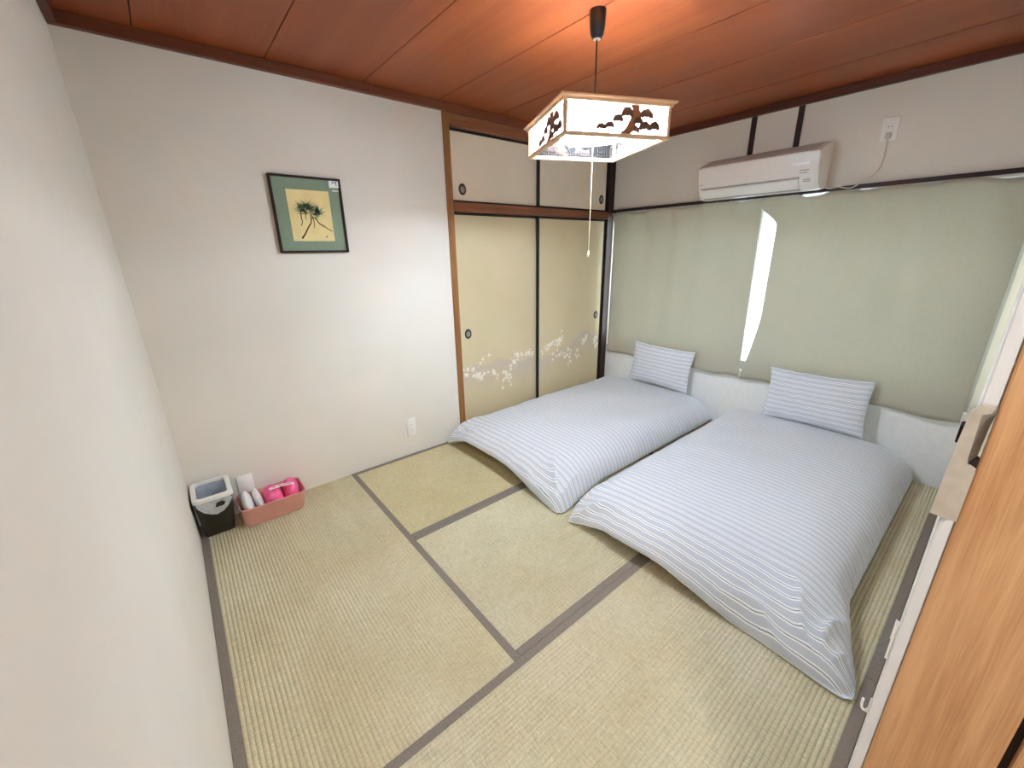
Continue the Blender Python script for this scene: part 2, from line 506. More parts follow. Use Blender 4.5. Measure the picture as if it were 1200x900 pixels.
def blooms(path, n, x0, x1):
    out = []
    for k in range(n):
        t = random.random(); i = min(int(t * (len(path) - 1)), len(path) - 2); f = t * (len(path) - 1) - i
        x = path[i][0] * (1 - f) + path[i + 1][0] * f + random.gauss(0, 0.018)
        z = path[i][1] * (1 - f) + path[i + 1][1] * f + random.gauss(0, 0.028)
        if x0 < x < x1: out.append((x, z, random.uniform(0.011, 0.019)))
    return out

bl_l = blooms([(1.83, .55), (1.90, .50), (2.0, .47), (2.06, .62)], 18, 1.83, 2.6) + blooms([(1.95, .47), (2.12, .45), (2.25, .38), (2.33, .36)], 17, 1.83, 2.6) + blooms([(2.2, .40), (2.36, .50), (2.42, .60), (2.6, .56)], 27, 1.83, 2.6)
bl_r = blooms([(2.67, .56), (2.74, .62), (2.86, .60), (2.92, .66)], 29, 2.66, 3.46) + blooms([(2.8, .5), (2.98, .48), (3.1, .42), (3.2, .52)], 21, 2.66, 3.46) + blooms([(3.2, .56), (3.3, .64), (3.42, .60), (3.44, .5)], 18, 2.66, 3.46)
fusuma(1, 1.792, 2.640, 0.004, 1.716, 0.040, (1.893, 0.83), True, bl_l)
fusuma(2, 2.609, 3.492, 0.004, 1.716, 0.012, (3.408, 0.822), True, bl_r)
fusuma(3, 1.792, 2.640, 1.777, 2.243, 0.040, (1.905, 1.868), False, None)
fusuma(4, 2.613, 3.492, 1.777, 2.243, 0.012, (3.412, 1.885), False, None)


# ------------------------------------------------------------------ tatami mats
HB = 0.0315
def tatami(x0, x1, y0, y1, along, mat, label):
    t = thing('tatami_mat', ((x0 + x1) / 2, (y0 + y1) / 2, -0.03), label, 'tatami', 'tatami mats')
    g = 0.0006
    x0 += g; x1 -= g; y0 += g; y1 -= g
    # woven facing: rounded ribs run along the mat
    m = MB(); P = 0.0152
    w0, w1 = (y0, y1) if along == 0 else (x0, x1)
    l0, l1 = (x0, x1) if along == 0 else (y0, y1)
    n = int((w1 - w0) / P * 8) + 1
    def fn(i, j):
        w = w0 + (w1 - w0) * i / (n - 1)
        z = -0.0046 + 0.0046 * abs(math.sin(PI * (w - w0) / P)) ** 0.7
        l = l0 if j == 0 else l1
        return (l, w, z) if along == 0 else (w, l, z)
    m.grid(n, 2, fn)
    m.box(x0, x1, y0, y1, -0.03, -0.0048)
    m.build('woven_facing', mat, t)
    for a, b in ((w0, w0 + HB), (w1 - HB, w1)):
        bb = MB()
        if along == 0: bb.box(x0, x1, a, b, -0.028, 0.0004, 0.0008, 1)
        else: bb.box(a, b, y0, y1, -0.028, 0.0004, 0.0008, 1)
        bb.build('cloth_border', M_heri, t)
    return t

tatami(0.0, 0.88, -1.76, 0.0, 1, M_tat_y, 'tatami mat along the plain wall with the bin and pink basket on it')
tatami(0.88, 2.64, -0.88, 0.0, 0, M_tat_b, 'tatami mat against the wall with the outlet, partly under the duvet by the closet')
tatami(0.88, 2.64, -1.76, -0.88, 0, M_tat_x, 'tatami mat in the middle of the room reaching under both duvets')
tatami(0.0, 1.76, -2.633, -1.76, 0, M_tat_x, 'tatami mat along the doorway wall, bare floor at the nearer duvet foot')
tatami(1.76, X1 - 0.005, -2.633, -1.76, 0, M_tat_x, 'tatami mat mostly under the duvet nearer the doorway, only a strip of it showing')
tatami(2.64, X1 - 0.005, -1.76, 0.0, 1, M_tat_y, 'tatami mat hidden beneath the pillow ends of the duvets')


# ------------------------------------------------------------------ window, curtains
w = struct(MB().box(X1 + 0.03, X1 + 0.10, WY0, WY1, WZ0, WZ0 + 0.03).box(X1 + 0.03, X1 + 0.10, WY0, WY1, WZ1 - 0.03, WZ1)
           .box(X1 + 0.03, X1 + 0.10, WY0, WY0 + 0.03, WZ0 + 0.03, WZ1 - 0.03).box(X1 + 0.03, X1 + 0.10, WY1 - 0.03, WY1, WZ0 + 0.03, WZ1 - 0.03).build('window_1', M_alu))
ym = (WY0 + WY1) / 2
for k, (a, b, xs) in enumerate(((WY0 + 0.03, ym + 0.02, 0.045), (ym - 0.02, WY1 - 0.03, 0.075))):
    sm = MB()
    for c in ((a, a + 0.035, WZ0 + 0.03, WZ1 - 0.03), (b - 0.035, b, WZ0 + 0.03, WZ1 - 0.03), (a + 0.035, b - 0.035, WZ0 + 0.03, WZ0 + 0.07), (a + 0.035, b - 0.035, WZ1 - 0.07, WZ1 - 0.03)):
        sm.box(X1 + xs - 0.012, X1 + xs + 0.012, c[0], c[1], c[2], c[3])
    s = sm.build('sash', M_alu, w)
    MB().box(X1 + xs - 0.002, X1 + xs + 0.002, a + 0.03, b - 0.03, WZ0 + 0.065, WZ1 - 0.065).build('pane', M_pane, s)

CX = 3.532
rail = thing('curtain_rail', (CX + 0.006, -1.3, 1.765), 'thin metal curtain rail under the dark lintel, above both curtains', 'curtain rail')
MB().box(CX + 0.012, CX + 0.024, -2.62, -0.012, 1.757, 1.7735, 0.002, 1).build('track', M_alu, rail)
for k in range(6):
    y = -0.05 - k * 0.504
    MB().box(CX + 0.010, X1 - 0.0005, y - 0.012, y + 0.012, 1.768, 1.775, 0.001, 1).build('bracket', M_blackpl, rail)


def curtain(name, yl, yr, seed, label):
    """yl(z), yr(z): the two side edges; folds fade towards the hem"""
    nu, nv = 150, 46
    m = MB(); W = yr(1.2) - yl(1.2)
    def fn(i, j):
        s = i / (nu - 1); q = j / (nv - 1)
        hem = 0.448 + 0.007 * math.sin(s * W / 0.34 * 2 * PI + seed) + 0.005 * nz(s * 5, seed)
        sc = abs(math.sin(s * W / 0.118 * PI / 1.0 + seed))
        topz = 1.7725 - 0.042 * max(0.0, nz(s * W * 5.2, seed + 3) + 0.06)
        z = hem + (topz - hem) * q
        y = yl(z) + (yr(z) - yl(z)) * s
        fold = 0.010 * math.sin(s * W / 0.235 * 2 * PI + seed + 1.2 * nz(s * 3, q * 1.2, seed)) * (0.5 + 0.5 * q)
        fold += 0.006 * math.sin(s * W / 0.118 * 2 * PI + seed * 2) * max(0, (q - 0.86) / 0.14)
        fold += 0.009 * nz(s * W * 3.1, z * 1.0, seed)
        pinch = 0.0
        if q > 0.93: pinch = 0.0
        return (CX - 0.004 + fold * 0.8, y, z)
    m.grid(nu, nv, fn)
    o = m.build(name, M_curtain, None, 'all', fix=False)
    sol = o.modifiers.new('thickness', 'SOLIDIFY'); sol.thickness = 0.0012; sol.offset = 0
    return tag(o, label, 'curtain', 'curtains over the window')

curtain('curtain', lambda z: -1.338 - 0.022 * (1.75 - z) / 1.3, lambda z: -0.060 + 0.030 * max(0, (z - 1.66) / 0.1), 0.6, 'narrower grey-green curtain beside the closet, behind the pillow near the closet')
def edge2(z):
    e = -1.452 + 0.085 * max(0.0, (0.95 - z) / 0.5) ** 1.25
    if z > 1.58: t = min(1, (z - 1.58) / 0.15); e += 0.125 * t * t * (3 - 2 * t)
    return e
curtain('curtain', lambda z: -2.592, edge2, 2.1, 'wider grey-green curtain beside the doorway wall, below the air conditioner end with the cord')


# ------------------------------------------------------------------ air conditioner
ac = thing('air_conditioner', (X1, -1.30, 1.79), 'white wall-mounted air conditioner above the gap between the curtains', 'air conditioner')
AY0, AY1 = -1.685, -0.925
prof = [(0.0, 2.066), (0.06, 2.064), (0.197, 2.010), (0.214, 2.000), (0.216, 1.985), (0.196, 1.880), (0.172, 1.822), (0.135, 1.792), (0.085, 1.784), (0.0, 1.800)]
def acp(a, b, d): return (X1 - a, d, b)
cap_w = 0.016
MB().prism(prof, acp, AY0 + cap_w, AY1 - cap_w).build('body', M_acwhite, ac, True)
for a, b in ((AY0, AY0 + cap_w), (AY1 - cap_w, AY1)):
    bm = MB().prism([(p[0] * 0.995, 1.925 + (p[1] - 1.925) * 0.985) for p in prof], acp, a, b)
    bm.build('side_cap', M_acwhite, ac, True)
# front panel, proud of the body, follows its slope
def strip(poly_ab, y0, y1, thick, name, mat, nrm=(-1, 0, -0.19)):
    pts = []
    n = Vector(nrm).normalized()
    m = MB()
    v = []
    for (a, b) in poly_ab:
        for y in (y0, y1):
            v.append(Vector((X1 - a, y, b)))
    k = len(poly_ab)
    o = [tuple(p) for p in v] + [tuple(p + n * thick) for p in v]
    f = []
    for i in range(k - 1):
        q = (2 * i, 2 * i + 1, 2 * i + 3, 2 * i + 2)
        f.append(q); f.append(tuple(z + 2 * k for z in q)[::-1])
        f.append((2 * i, 2 * i + 2, 2 * i + 2 + 2 * k, 2 * i + 2 * k)); f.append((2 * i + 1, 2 * i + 1 + 2 * k, 2 * i + 3 + 2 * k, 2 * i + 3))
    f.append((0, 2 * k, 2 * k + 1, 1)); f.append((2 * k - 2, 2 * k - 1, 4 * k - 1, 4 * k - 2))
    m.add(o, f)
    return m.build(name, mat, ac, True)
strip([(0.2155, 1.994), (0.2155, 1.980), (0.198, 1.892), (0.1915, 1.868)], AY0 + 0.004, AY1 - 0.004, 0.006, 'front_panel', M_acwhite)
strip([(0.192, 1.862), (0.189, 1.855)], AY0 + 0.10, AY1 - 0.02, 0.0025, 'panel_gap', M_acgap)
strip([(0.1885, 1.852), (0.172, 1.816), (0.150, 1.799)], AY0 + 0.105, AY1 - 0.035, 0.006, 'louver', M_acwhite, (-0.85, 0, -0.5))
strip([(0.146, 1.7955), (0.136, 1.7885)], AY0 + 0.10, AY1 - 0.03, 0.002, 'louver_slot', M_acgap, (-0.6, 0, -0.8))
m = MB()
for k in range(9):
    a0 = 0.07 + k * 0.0135
    b0 = 2.060 - (a0 - 0.06) * 0.394
    m.box(X1 - a0 - 0.008, X1 - a0, AY0 + 0.03, AY1 - 0.03, b0 - 0.004, b0 + 0.0015)
g = m.build('intake_grille', M_acgrill, ac)
strip([(0.2095, 1.944), (0.2065, 1.930)], AY0 + 0.045, AY0 + 0.145, 0.0095, 'painted_glare', M_glare)  # painted highlight: white strip in place of the lamp's reflection on the panel
for a, b, y0_, y1_ in ((0.2005, 1.900, AY0 + 0.05, AY0 + 0.10), (0.1975, 1.886, AY0 + 0.06, AY0 + 0.10), (0.1985, 1.889, AY1 - 0.035, AY1 - 0.015)):
    strip([(a, b), (a - 0.0008, b - 0.004)], y0_, y1_, 0.0095, 'small_print', M_print)
for b in (1.846, 1.836):
    strip([(0.187 - (1.85 - b) * 0.45, b), (0.1855 - (1.85 - b) * 0.45, b - 0.004)], AY0 + 0.04, AY0 + 0.08, 0.001, 'indicator', M_print, (-0.9, 0, -0.4))
# the mains lead: from the right of the unit along the lintel, then up to the socket
pts = [(X1 - 0.05, AY0 - 0.002, 1.800), (X1 - 0.036, -1.72, 1.792), (X1 - 0.036, -1.76, 1.796), (X1 - 0.036, -1.80, 1.785), (X1 - 0.036, -1.83, 1.783), (X1 - 0.03, -1.87, 1.806),
       (X1 - 0.014, -1.905, 1.832), (X1 - 0.010, -1.935, 1.872), (X1 - 0.010, -1.946, 1.93), (X1 - 0.012, -1.946, 1.99), (X1 - 0.016, -1.943, 2.035)]
def smooth_pts(p, k=5):
    out = []
    P = [Vector(q) for q in p]
    for i in range(len(P) - 1):
        a, b, c, d = P[max(i - 1, 0)], P[i], P[i + 1], P[min(i + 2, len(P) - 1)]
        for q in range(k):
            t = q / k
            out.append(0.5 * ((2 * b) + (c - a) * t + (2 * a - 5 * b + 4 * c - d) * t * t + (3 * b - a - 3 * c + d) * t ** 3))
    out.append(P[-1]); return out
pc = MB().tube(smooth_pts(pts), 0.0034, 8).build('power_cord', M_cordw, ac, True)
MB().box(X1 - 0.030, X1 - 0.0062, -1.957, -1.931, 2.030, 2.062, 0.004, 2).build('plug', M_cordw, pc, True)


def outlet(loc, axis, w_, h_, label, slots):
    """axis 'x': on the window wall (faces -x); 'y': on the picture wall (faces -y)"""
    t = thing('wall_outlet', loc, label, 'outlet')
    pl_ = (lambda a, b, d: (loc[0] + a, loc[1] - d, loc[2] + b)) if axis == 'y' else (lambda a, b, d: (loc[0] - d, loc[1] + a, loc[2] + b))
    def bx(a0, a1, b0, b1, d0, d1, bev, name, mat, par):
        p, q = pl_(a0, b0, d0), pl_(a1, b1, d1)
        lo = [min(p[i], q[i]) for i in range(3)]; hi = [max(p[i], q[i]) for i in range(3)]
        return MB().box(lo[0], hi[0], lo[1], hi[1], lo[2], hi[2], bev).build(name, mat, par, True)
    bx(-w_ / 2, w_ / 2, -h_ / 2, h_ / 2, 0.0, 0.006, 0.002, 'cover_plate', M_plastic, t)
    s = bx(-w_ * 0.3, w_ * 0.3, -h_ * 0.30, h_ * 0.30, 0.0055, 0.0075, 0.0006, 'socket', M_plastic, t)
    for b in slots:
        for a in (-0.0065, 0.0065):
            bx(a - 0.0012, a + 0.0012, b - 0.004, b + 0.004, 0.0074, 0.0079, 0, 'slot', M_slot, s)
    return t
outlet((1.322, 0.0, 0.217), 'y', 0.068, 0.135, 'white outlet low on the wall, between the basket and the closet post', (0.018, -0.018))
outlet((X1, -1.943, 2.081), 'x', 0.074, 0.125, 'beige-white outlet high on the wall with the white plug in it', (0.014,))
t = thing('wall_plate', (0.256, 0.0, 0.165), 'blank white wall plate just above the pink basket', 'wall plate')
MB().box(0.216, 0.296, -0.007, 0.0, 0.100, 0.226, 0.003).build('cover_plate', M_plastic, t, True)
MB().box(0.236, 0.276, -0.0085, -0.0065, 0.128, 0.198, 0.001).build('blank_insert', M_plastic, t, True)

# ------------------------------------------------------------------ framed picture
pic = thing('picture', (0.848, 0.0, 1.655), 'dark-framed ink painting of a pine sprig in a grey-green mount on the wall', 'picture')
PX0, PX1, PZ0, PZ1 = 0.664, 1.033, 1.455, 1.852
FW, FD = 0.012, 0.024
for nm, b in (('frame_side', (PX0, PX0 + FW, PZ0, PZ1)), ('frame_side', (PX1 - FW, PX1, PZ0, PZ1)), ('frame_top', (PX0 + FW, PX1 - FW, PZ1 - FW, PZ1)), ('frame_bottom', (PX0 + FW, PX1 - FW, PZ0, PZ0 + FW))):
    MB().box(b[0], b[1], -FD, -0.001, b[2], b[3], 0.002, 1).build(nm, M_frame, pic)
MB().box(PX0 + FW, PX1 - FW, -0.014, -0.004, PZ0 + FW, PZ1 - FW).build('mount_board', M_matgreen, pic)
AX0, AX1, AZ0, AZ1 = 0.740, 0.961, 1.518, 1.783
art = MB().box(AX0, AX1, -0.0155, -0.0138, AZ0, AZ1).build('painting', M_artpaper, pic)
def ap(a, b, d): return (AX0 + a * (AX1 - AX0), -0.0156 - d, AZ0 + b * (AZ1 - AZ0))
nm_ = MB()
for cx, cz, n, L in ((0.26, 0.62, 42, 0.22), (0.42, 0.68, 52, 0.25), (0.52, 0.62, 26, 0.2), (0.66, 0.58, 52, 0.25), (0.60, 0.50, 18, 0.17), (0.36, 0.58, 18, 0.17)):
    for k in range(n):
        a = random.uniform(-0.6, PI + 0.6); l = L * random.uniform(0.5, 1.0)
        sx, sz = cx + random.uniform(-.05, .05), cz + random.uniform(-.05, .05)
        ex, ez = sx + math.cos(a) * l, sz + math.sin(a) * l * 0.82
        ex = min(max(ex, 0.02), 0.97)
        px, pz = -math.sin(a) * 0.006, math.cos(a) * 0.006
        nm_.prism([(sx - px, sz - pz), (sx + px, sz + pz), (ex, ez)], ap, 0.0, 0.0003)
o = nm_.build('pine_needles', M_needleink, art); o['kind'] = 'stuff'
br = MB()
def stroke(pts, w0, w1):
    n = len(pts)
    for i in range(n - 1):
        (a, b), (c, d) = pts[i], pts[i + 1]
        L = math.hypot(c - a, d - b); nx, ny = -(d - b) / L, (c - a) / L
        u0 = w0 + (w1 - w0) * i / (n - 1); u1 = w0 + (w1 - w0) * (i + 1) / (n - 1)
        br.prism([(a - nx * u0, b - ny * u0), (c - nx * u1, d - ny * u1), (c + nx * u1, d + ny * u1), (a + nx * u0, b + ny * u0)], ap, 0.0, 0.0004)
stroke([(0.20, 0.05), (0.28, 0.13), (0.35, 0.22), (0.41, 0.30), (0.47, 0.36), (0.50, 0.55)], 0.018, 0.012)
stroke([(0.58, 0.48), (0.66, 0.36), (0.72, 0.33), (0.79, 0.30), (0.86, 0.25), (0.97, 0.20)], 0.014, 0.007)
stroke([(0.27, 0.60), (0.26, 0.46), (0.27, 0.38), (0.23, 0.30)], 0.014, 0.008)
stroke([(0.40, 0.60), (0.36, 0.48), (0.37, 0.42)], 0.012, 0.007)
stroke([(0.53, 0.50), (0.55, 0.36), (0.53, 0.26)], 0.012, 0.006)
stroke([(0.72, 0.33), (0.76, 0.28)], 0.008, 0.004)
br.build('pine_branches', M_branchink, art)
MB().prism([(0.785, 0.075), (0.825, 0.075), (0.825, 0.105), (0.785, 0.105)], ap, 0, 0.0004).build('seal_mark', M_seal, art)
stk = MB().box(0.967, 1.019, -0.0265, -0.0138, 1.803, 1.838).build('sticker', M_sticker, pic)
m = MB()
for a, b, c, d in ((0.984, 1.824, 0.988, 1.832), (0.990, 1.829, 0.998, 1.833), (1.002, 1.822, 1.007, 1.830), (1.000, 1.831, 1.010, 1.834), (1.004, 1.813, 1.010, 1.818)):
    m.box(a, c, -0.0269, -0.0262, b, d)
m.build('sticker_print', M_slot, stk)
MB().box(0.983, 1.020, -0.0152, -0.0138, 1.786, 1.791).build('paper_slip', M_sticker, pic)


# ------------------------------------------------------------------ pendant lamp
LX, LY, LB, LT = 1.715, -1.300, 1.860, 1.984
lamp = thing('pendant_lamp', (LX, LY, LB), 'square white paper-like pendant lamp with pine tree fretwork, lit', 'lamp', None, math.radians(-24.5))
h = LT - LB; R = 0.2275                 # half width of the lower frame
L_ = lambda mb, name, mat, par=lamp, sm=False: mb.build(name, mat, par, sm, local=True)
# lower frame and upper rim, four rails each
for z0, z1, r, t_, nm in ((0.0, 0.013, R, 0.020, 'bottom_rail'), (h - 0.012, h - 0.002, R + 0.004, 0.018, 'upper_rail'), (h, h + 0.008, R + 0.016, 0.028, 'top_rim')):
    for k in range(4):
        ang = k * PI / 2
        mb = MB().box(-r, r - t_, r - t_, r, z0, z1, 0.0015, 1)
        mb.v = [(x * math.cos(ang) - y * math.sin(ang), x * math.sin(ang) + y * math.cos(ang), z) for x, y, z in mb.v]
        L_(mb, nm, M_lampwood)
for sx in (-1, 1):
    for sy in (-1, 1):
        cx, cy = sx * (R - 0.008), sy * (R - 0.008)
        L_(MB().box(cx - 0.0065, cx + 0.0065, cy - 0.0065, cy + 0.0065, 0.013, h - 0.012, 0.001, 1), 'corner_post', M_lampwood)


def pad_poly(cx, cz, w_, hh):
    """a pine cloud: domed top, scalloped underside"""
    top = []
    for k in range(13):
        a = PI * k / 12
        bump = 1 + 0.10 * abs(math.sin(a * 3.5))
        top.append((cx + w_ * math.cos(a), cz + hh * math.sin(a) ** 0.8 * bump))
    low = []
    for k in range(1, 16):
        s = -1 + 2 * k / 16
        low.append((cx + s * w_, cz + hh * (0.20 * (1 - s * s)) + 0.006 * abs(math.sin(k * PI / 4)) - 0.004))
    return top + low

RAISE = 0.0
for k in range(4):
    ang = k * PI / 2
    rot = lambda p, ang=ang: (p[0] * math.cos(ang) - p[1] * math.sin(ang), p[0] * math.sin(ang) + p[1] * math.cos(ang), p[2])
    def rmb(mb): mb.v = [rot(v) for v in mb.v]; return mb
    yy = -(R - 0.012)
    W = 2 * R - 0.028
    pnl = L_(rmb(MB().box(-W / 2, W / 2, yy, yy + 0.0018, 0.013, h - 0.012)), 'acrylic_panel', M_panel)
    pp = lambda a, b, d: (-W / 2 + a, yy - 0.0006 - d, 0.013 + b)
    ph = h - 0.025
    fr = MB()
    fr.prism([(0, ph - 0.026), (W, ph - 0.026), (W, ph - 0.0236), (0, ph - 0.0236)], pp, 0, 0.002)
    fr.prism([(0, ph - 0.009), (W, ph - 0.009), (W, ph - 0.0072), (0, ph - 0.0072)], pp, 0, 0.002)
    fr.prism([(0, 0.008), (W, 0.008), (W, 0.0098), (0, 0.0098)], pp, 0, 0.002)
    L_(rmb(fr), 'frame_line', M_needle, pnl)
    tr = MB()
    tr.prism([(0.515 * W, 0), (0.63 * W, 0.0), (0.665 * W, 0.022), (0.685 * W, 0.040), (0.712 * W, 0.060), (0.730 * W, 0.074), (0.708 * W, 0.086), (0.702 * W, ph), (0.620 * W, ph), (0.640 * W, 0.090), (0.640 * W, 0.070), (0.618 * W, 0.048), (0.58 * W, 0.022)], pp, 0, 0.003)
    L_(rmb(tr), 'pine_trunk', M_pine, pnl)
    for (cx, cz, w_, hh) in ((0.590, 0.056, 0.052, 0.026), (0.50, 0.036, 0.048, 0.022), (0.42, 0.014, 0.046, 0.020), (0.335, 0.008, 0.040, 0.020),
                             (0.785, 0.056, 0.058, 0.024), (0.705, 0.034, 0.042, 0.020), (0.775, 0.014, 0.052, 0.024), (0.875, 0.016, 0.046, 0.024), (0.675, 0.006, 0.040, 0.018)):
        poly = pad_poly(0, 0, w_ * W * 1.22, hh * 1.3)
        L_(rmb(MB().prism([(cx * W + a, cz + b) for a, b in poly], pp, 0.0002, 0.0032)), 'pine_pad', M_needle, pnl)
# inside: fine upright slats along two inner faces, ring tube, and a plate added to dim its light on the ceiling
mb = MB()
for q in range(40):
    x = -0.185 + 0.37 * q / 39
    mb.box(x - 0.0019, x + 0.0019, R - 0.024, R - 0.0215, 0.018, 0.095)
for z in (0.016, 0.030):
    mb.box(-0.19, 0.19, R - 0.0255, R - 0.024, z, z + 0.003)
o = L_(mb, 'inner_slats', M_slat); o['kind'] = 'stuff'
L_(MB().lathe([(0.004, h - 0.012), (0.05, h - 0.012), (0.062, h - 0.018), (0.062, h - 0.030), (0.01, h - 0.034)], n=24), 'lamp_holder', M_reflector, lamp, True)
L_(MB().box(-R + 0.02, R - 0.02, -0.012, 0.012, h - 0.012, h - 0.004), 'cross_bar', M_reflector)
m = MB(); NT = 48
m.grid(NT, 11, lambda i, j: ((0.135 + 0.012 * math.cos(2 * PI * j / 10)) * math.cos(2 * PI * i / NT), (0.135 + 0.012 * math.cos(2 * PI * j / 10)) * math.sin(2 * PI * i / NT), h * 0.55 + 0.024 * math.sin(2 * PI * j / 10)), True)
L_(m, 'ring_tube', M_tube, lamp, 'all')
L_(MB().lathe([(0.064, 0.0985), (0.185, 0.0985), (0.192, 0.095), (0.192, 0.097), (0.185, 0.1005), (0.064, 0.1005)], n=40), 'ceiling_dimming_plate', M_dimplate, lamp, True)
for k in range(3):
    a = 2 * PI * k / 3
    L_(MB().tube([(0.055 * math.cos(a), 0.055 * math.sin(a), h - 0.026), (0.1 * math.cos(a), 0.1 * math.sin(a), h * 0.72), (0.122 * math.cos(a), 0.122 * math.sin(a), h * 0.6)], 0.002, 6), 'tube_clip', M_alu, lamp)
L_(MB().tube([(0, 0, h - 0.01), (0.001, 0, 0.25), (0, 0, 2.262 - LB)], 0.0032, 8), 'cord', M_cord, lamp, True)
cap = L_(MB().lathe([(0.012, 2.262 - LB), (0.020, 2.264 - LB), (0.026, 2.275 - LB), (0.031, 2.30 - LB), (0.034, 2.345 - LB), (0.034, 2.3585 - LB), (0.02, 2.3588 - LB)], n=28), 'ceiling_cap', M_blackpl, lamp, True)
L_(MB().lathe([(0.004, 2.2615 - LB), (0.014, 2.261 - LB), (0.016, 2.2655 - LB), (0.006, 2.267 - LB)], n=20), 'cord_grip', M_alu, cap, True)
pcd = L_(MB().tube([(0.0, 0.0, h - 0.03), (0.0, 0.0, 0.0), (0.001, 0.0, -0.21), (0.0, 0.0, 1.440 - LB)], 0.0013, 6), 'pull_cord', M_pull, lamp)
L_(MB().lathe([(0.002, 1.442 - LB), (0.004, 1.438 - LB), (0.005, 1.422 - LB), (0.0062, 1.416 - LB), (0.0045, 1.413 - LB)], n=14), 'pull_knob', M_pull, pcd, True)


# ------------------------------------------------------------------ bedding
def sstep(a, b, x):
    t = min(max((x - a) / (b - a), 0), 1); return t * t * (3 - 2 * t)


def duvet(name, x0, x1, y0, y1, top, hemf, seed, label, corner, crest):
    """x0 foot, x1 head; y0 < y1; hemf(b) -> (inset, height) of the foot hem; corner: pulls at foot, y0 side, y1 side"""
    nu, nv = 210, 140
    cx, cy = (x0 + x1) / 2, (y0 + y1) / 2
    rxf, rxh, ry = 0.38, 0.11, 0.21           # how far the roll-off reaches in from foot, head, sides
    V = []; F = []
    def prof(d):
        """d: cloth distance from the hem along the roll-off (0..1); plan inset and height, both 0..1"""
        if d >= 1: return 1.0, 1.0
        t = d * PI / 2
        return 0.24 * d + 0.76 * (1 - math.cos(t)), math.sin(t) ** 0.9
    spread = lambda k, n, L, ra, rb: k / (n - 1) * L
    for i in range(nu):
        for j in range(nv):
            a = i / (nu - 1); b = j / (nv - 1)
            a = a - 0.045 * math.sin(2 * PI * a); b = b - 0.05 * math.sin(2 * PI * b)      # finer cloth near the hems
            u = a * (x1 - x0); v = b * (y1 - y0)
            df = u / rxf; dh = (x1 - x0 - u) / rxh; d0 = v / ry; d1 = (y1 - y0 - v) / ry
            pf, hf = prof(df); ph_, hh = prof(dh); p0, h0 = prof(d0); p1, h1 = prof(d1)
            X = x0 + u; Y = y0 + v
            if df < 1: X = x0 + rxf * pf
            if dh < 1: X = x1 - rxh * ph_
            if d0 < 1: Y = y0 + ry * p0
            if d1 < 1: Y = y1 - ry * p1
            hx_, hy_ = hf * hh, h0 * h1
            H = 1 - ((1 - hx_) ** 2.6 + (1 - hy_) ** 2.6) ** (1 / 2.6)
            H = max(H, 0.0) if hx_ > 0 and hy_ > 0 else 0.0
            hx, hz = hemf(b)
            wf = max(0.0, 1 - df)
            X += hx * wf * wf
            lift = 0.020
            zedge = lift + hz * wf ** 0.7 + 0.018 * (1 - wf)
            sy = -1 if d0 < d1 else 1
            ds = min(d0, d1)
            ear = max(0, 1 - df) ** 1.5 * max(0, 1 - ds) ** 1.5
            eary = max(0, 1 - (X - x0) / 0.46) ** 1.2 * max(0, 1 - ds)
            tip = max(0, 1 - df * 2.2) ** 2 * max(0, 1 - ds * 2.2) ** 2
            X += -corner[0] * ear + 0.030 * tip
            Y += sy * (corner[1 if sy < 0 else 2] * eary - 0.034 * tip)
            z = zedge + (top - zedge) * H
            z += H * (0.012 * nz(X * 2.3, Y * 2.3, seed) + 0.006 * nz(X * 6, Y * 6, seed) + crest * math.sin(PI * b))
            side = 1 - H
            amp = min(side * 2.0, 1) * (0.35 + 0.65 * min(1, H * 3))
            # pleats that run down the roll-off, finer creases over them
            if ds < 1:
                w_ = max(0, 1 - ds)
                pl_ = 0.007 * abs(nz(X * 13, z * 2.2, seed)) + 0.004 * nz(X * 31, z * 7, seed + 3)
                Y += -sy * pl_ * amp * w_ * 1.6
            if df < 1:
                pl_ = 0.009 * abs(nz(Y * 9, z * 3, seed + 5)) + 0.004 * nz(Y * 26, z * 8, seed + 6)
                X += pl_ * amp * (1 - df) * 1.5
            z += amp * (0.008 * nz(X * 12, Y * 12, seed + 2) + 0.004 * nz(X * 33, Y * 33, seed + 8)) * (0.25 + H)
            for (qx, qy, k_) in ((x0, y0, 0), (x0, y1, 1)):
                rx_, ry_ = X - qx, (Y - qy) * (1 if k_ == 0 else -1)
                rr = math.hypot(rx_, ry_)
                if rr < 0.40:
                    th = math.atan2(ry_, rx_) + 0.35 * nz(rr * 7, k_, seed)
                    rid = 1 - abs(math.sin(th * 4.5 + k_ * 0.8))
                    z += (0.026 * rid ** 2 - 0.010) * sstep(0.40, 0.16, rr) * sstep(0.02, 0.12, rr) * min(1, 0.3 + H * 2)
            V.append((X, Y, max(z, 0.012)))
    # stripe coordinate: length of cloth from the foot hem
    us = []
    for i in range(nu):
        if i == 0: us.append(0.0); continue
        p, q = Vector(V[i * nv + nv // 2]), Vector(V[(i - 1) * nv + nv // 2])
        us.append(us[-1] + (p - q).length)
    UV = [(us[k // nv] + 0.004 * nz(V[k][0] * 3, V[k][1] * 3, seed), V[k][1]) for k in range(len(V))]
    for i in range(nu - 1):
        for j in range(nv - 1):
            F.append((i * nv + j, (i + 1) * nv + j, (i + 1) * nv + j + 1, i * nv + j + 1))
    # rounded hem, then the underside tucked in to the bedding below
    per = [(i, 0) for i in range(nu)] + [(nu - 1, j) for j in range(1, nv)] + [(i, nv - 1) for i in range(nu - 2, -1, -1)] + [(0, j) for j in range(nv - 2, 0, -1)]
    pid = [i * nv + j for i, j in per]
    rings = [pid]
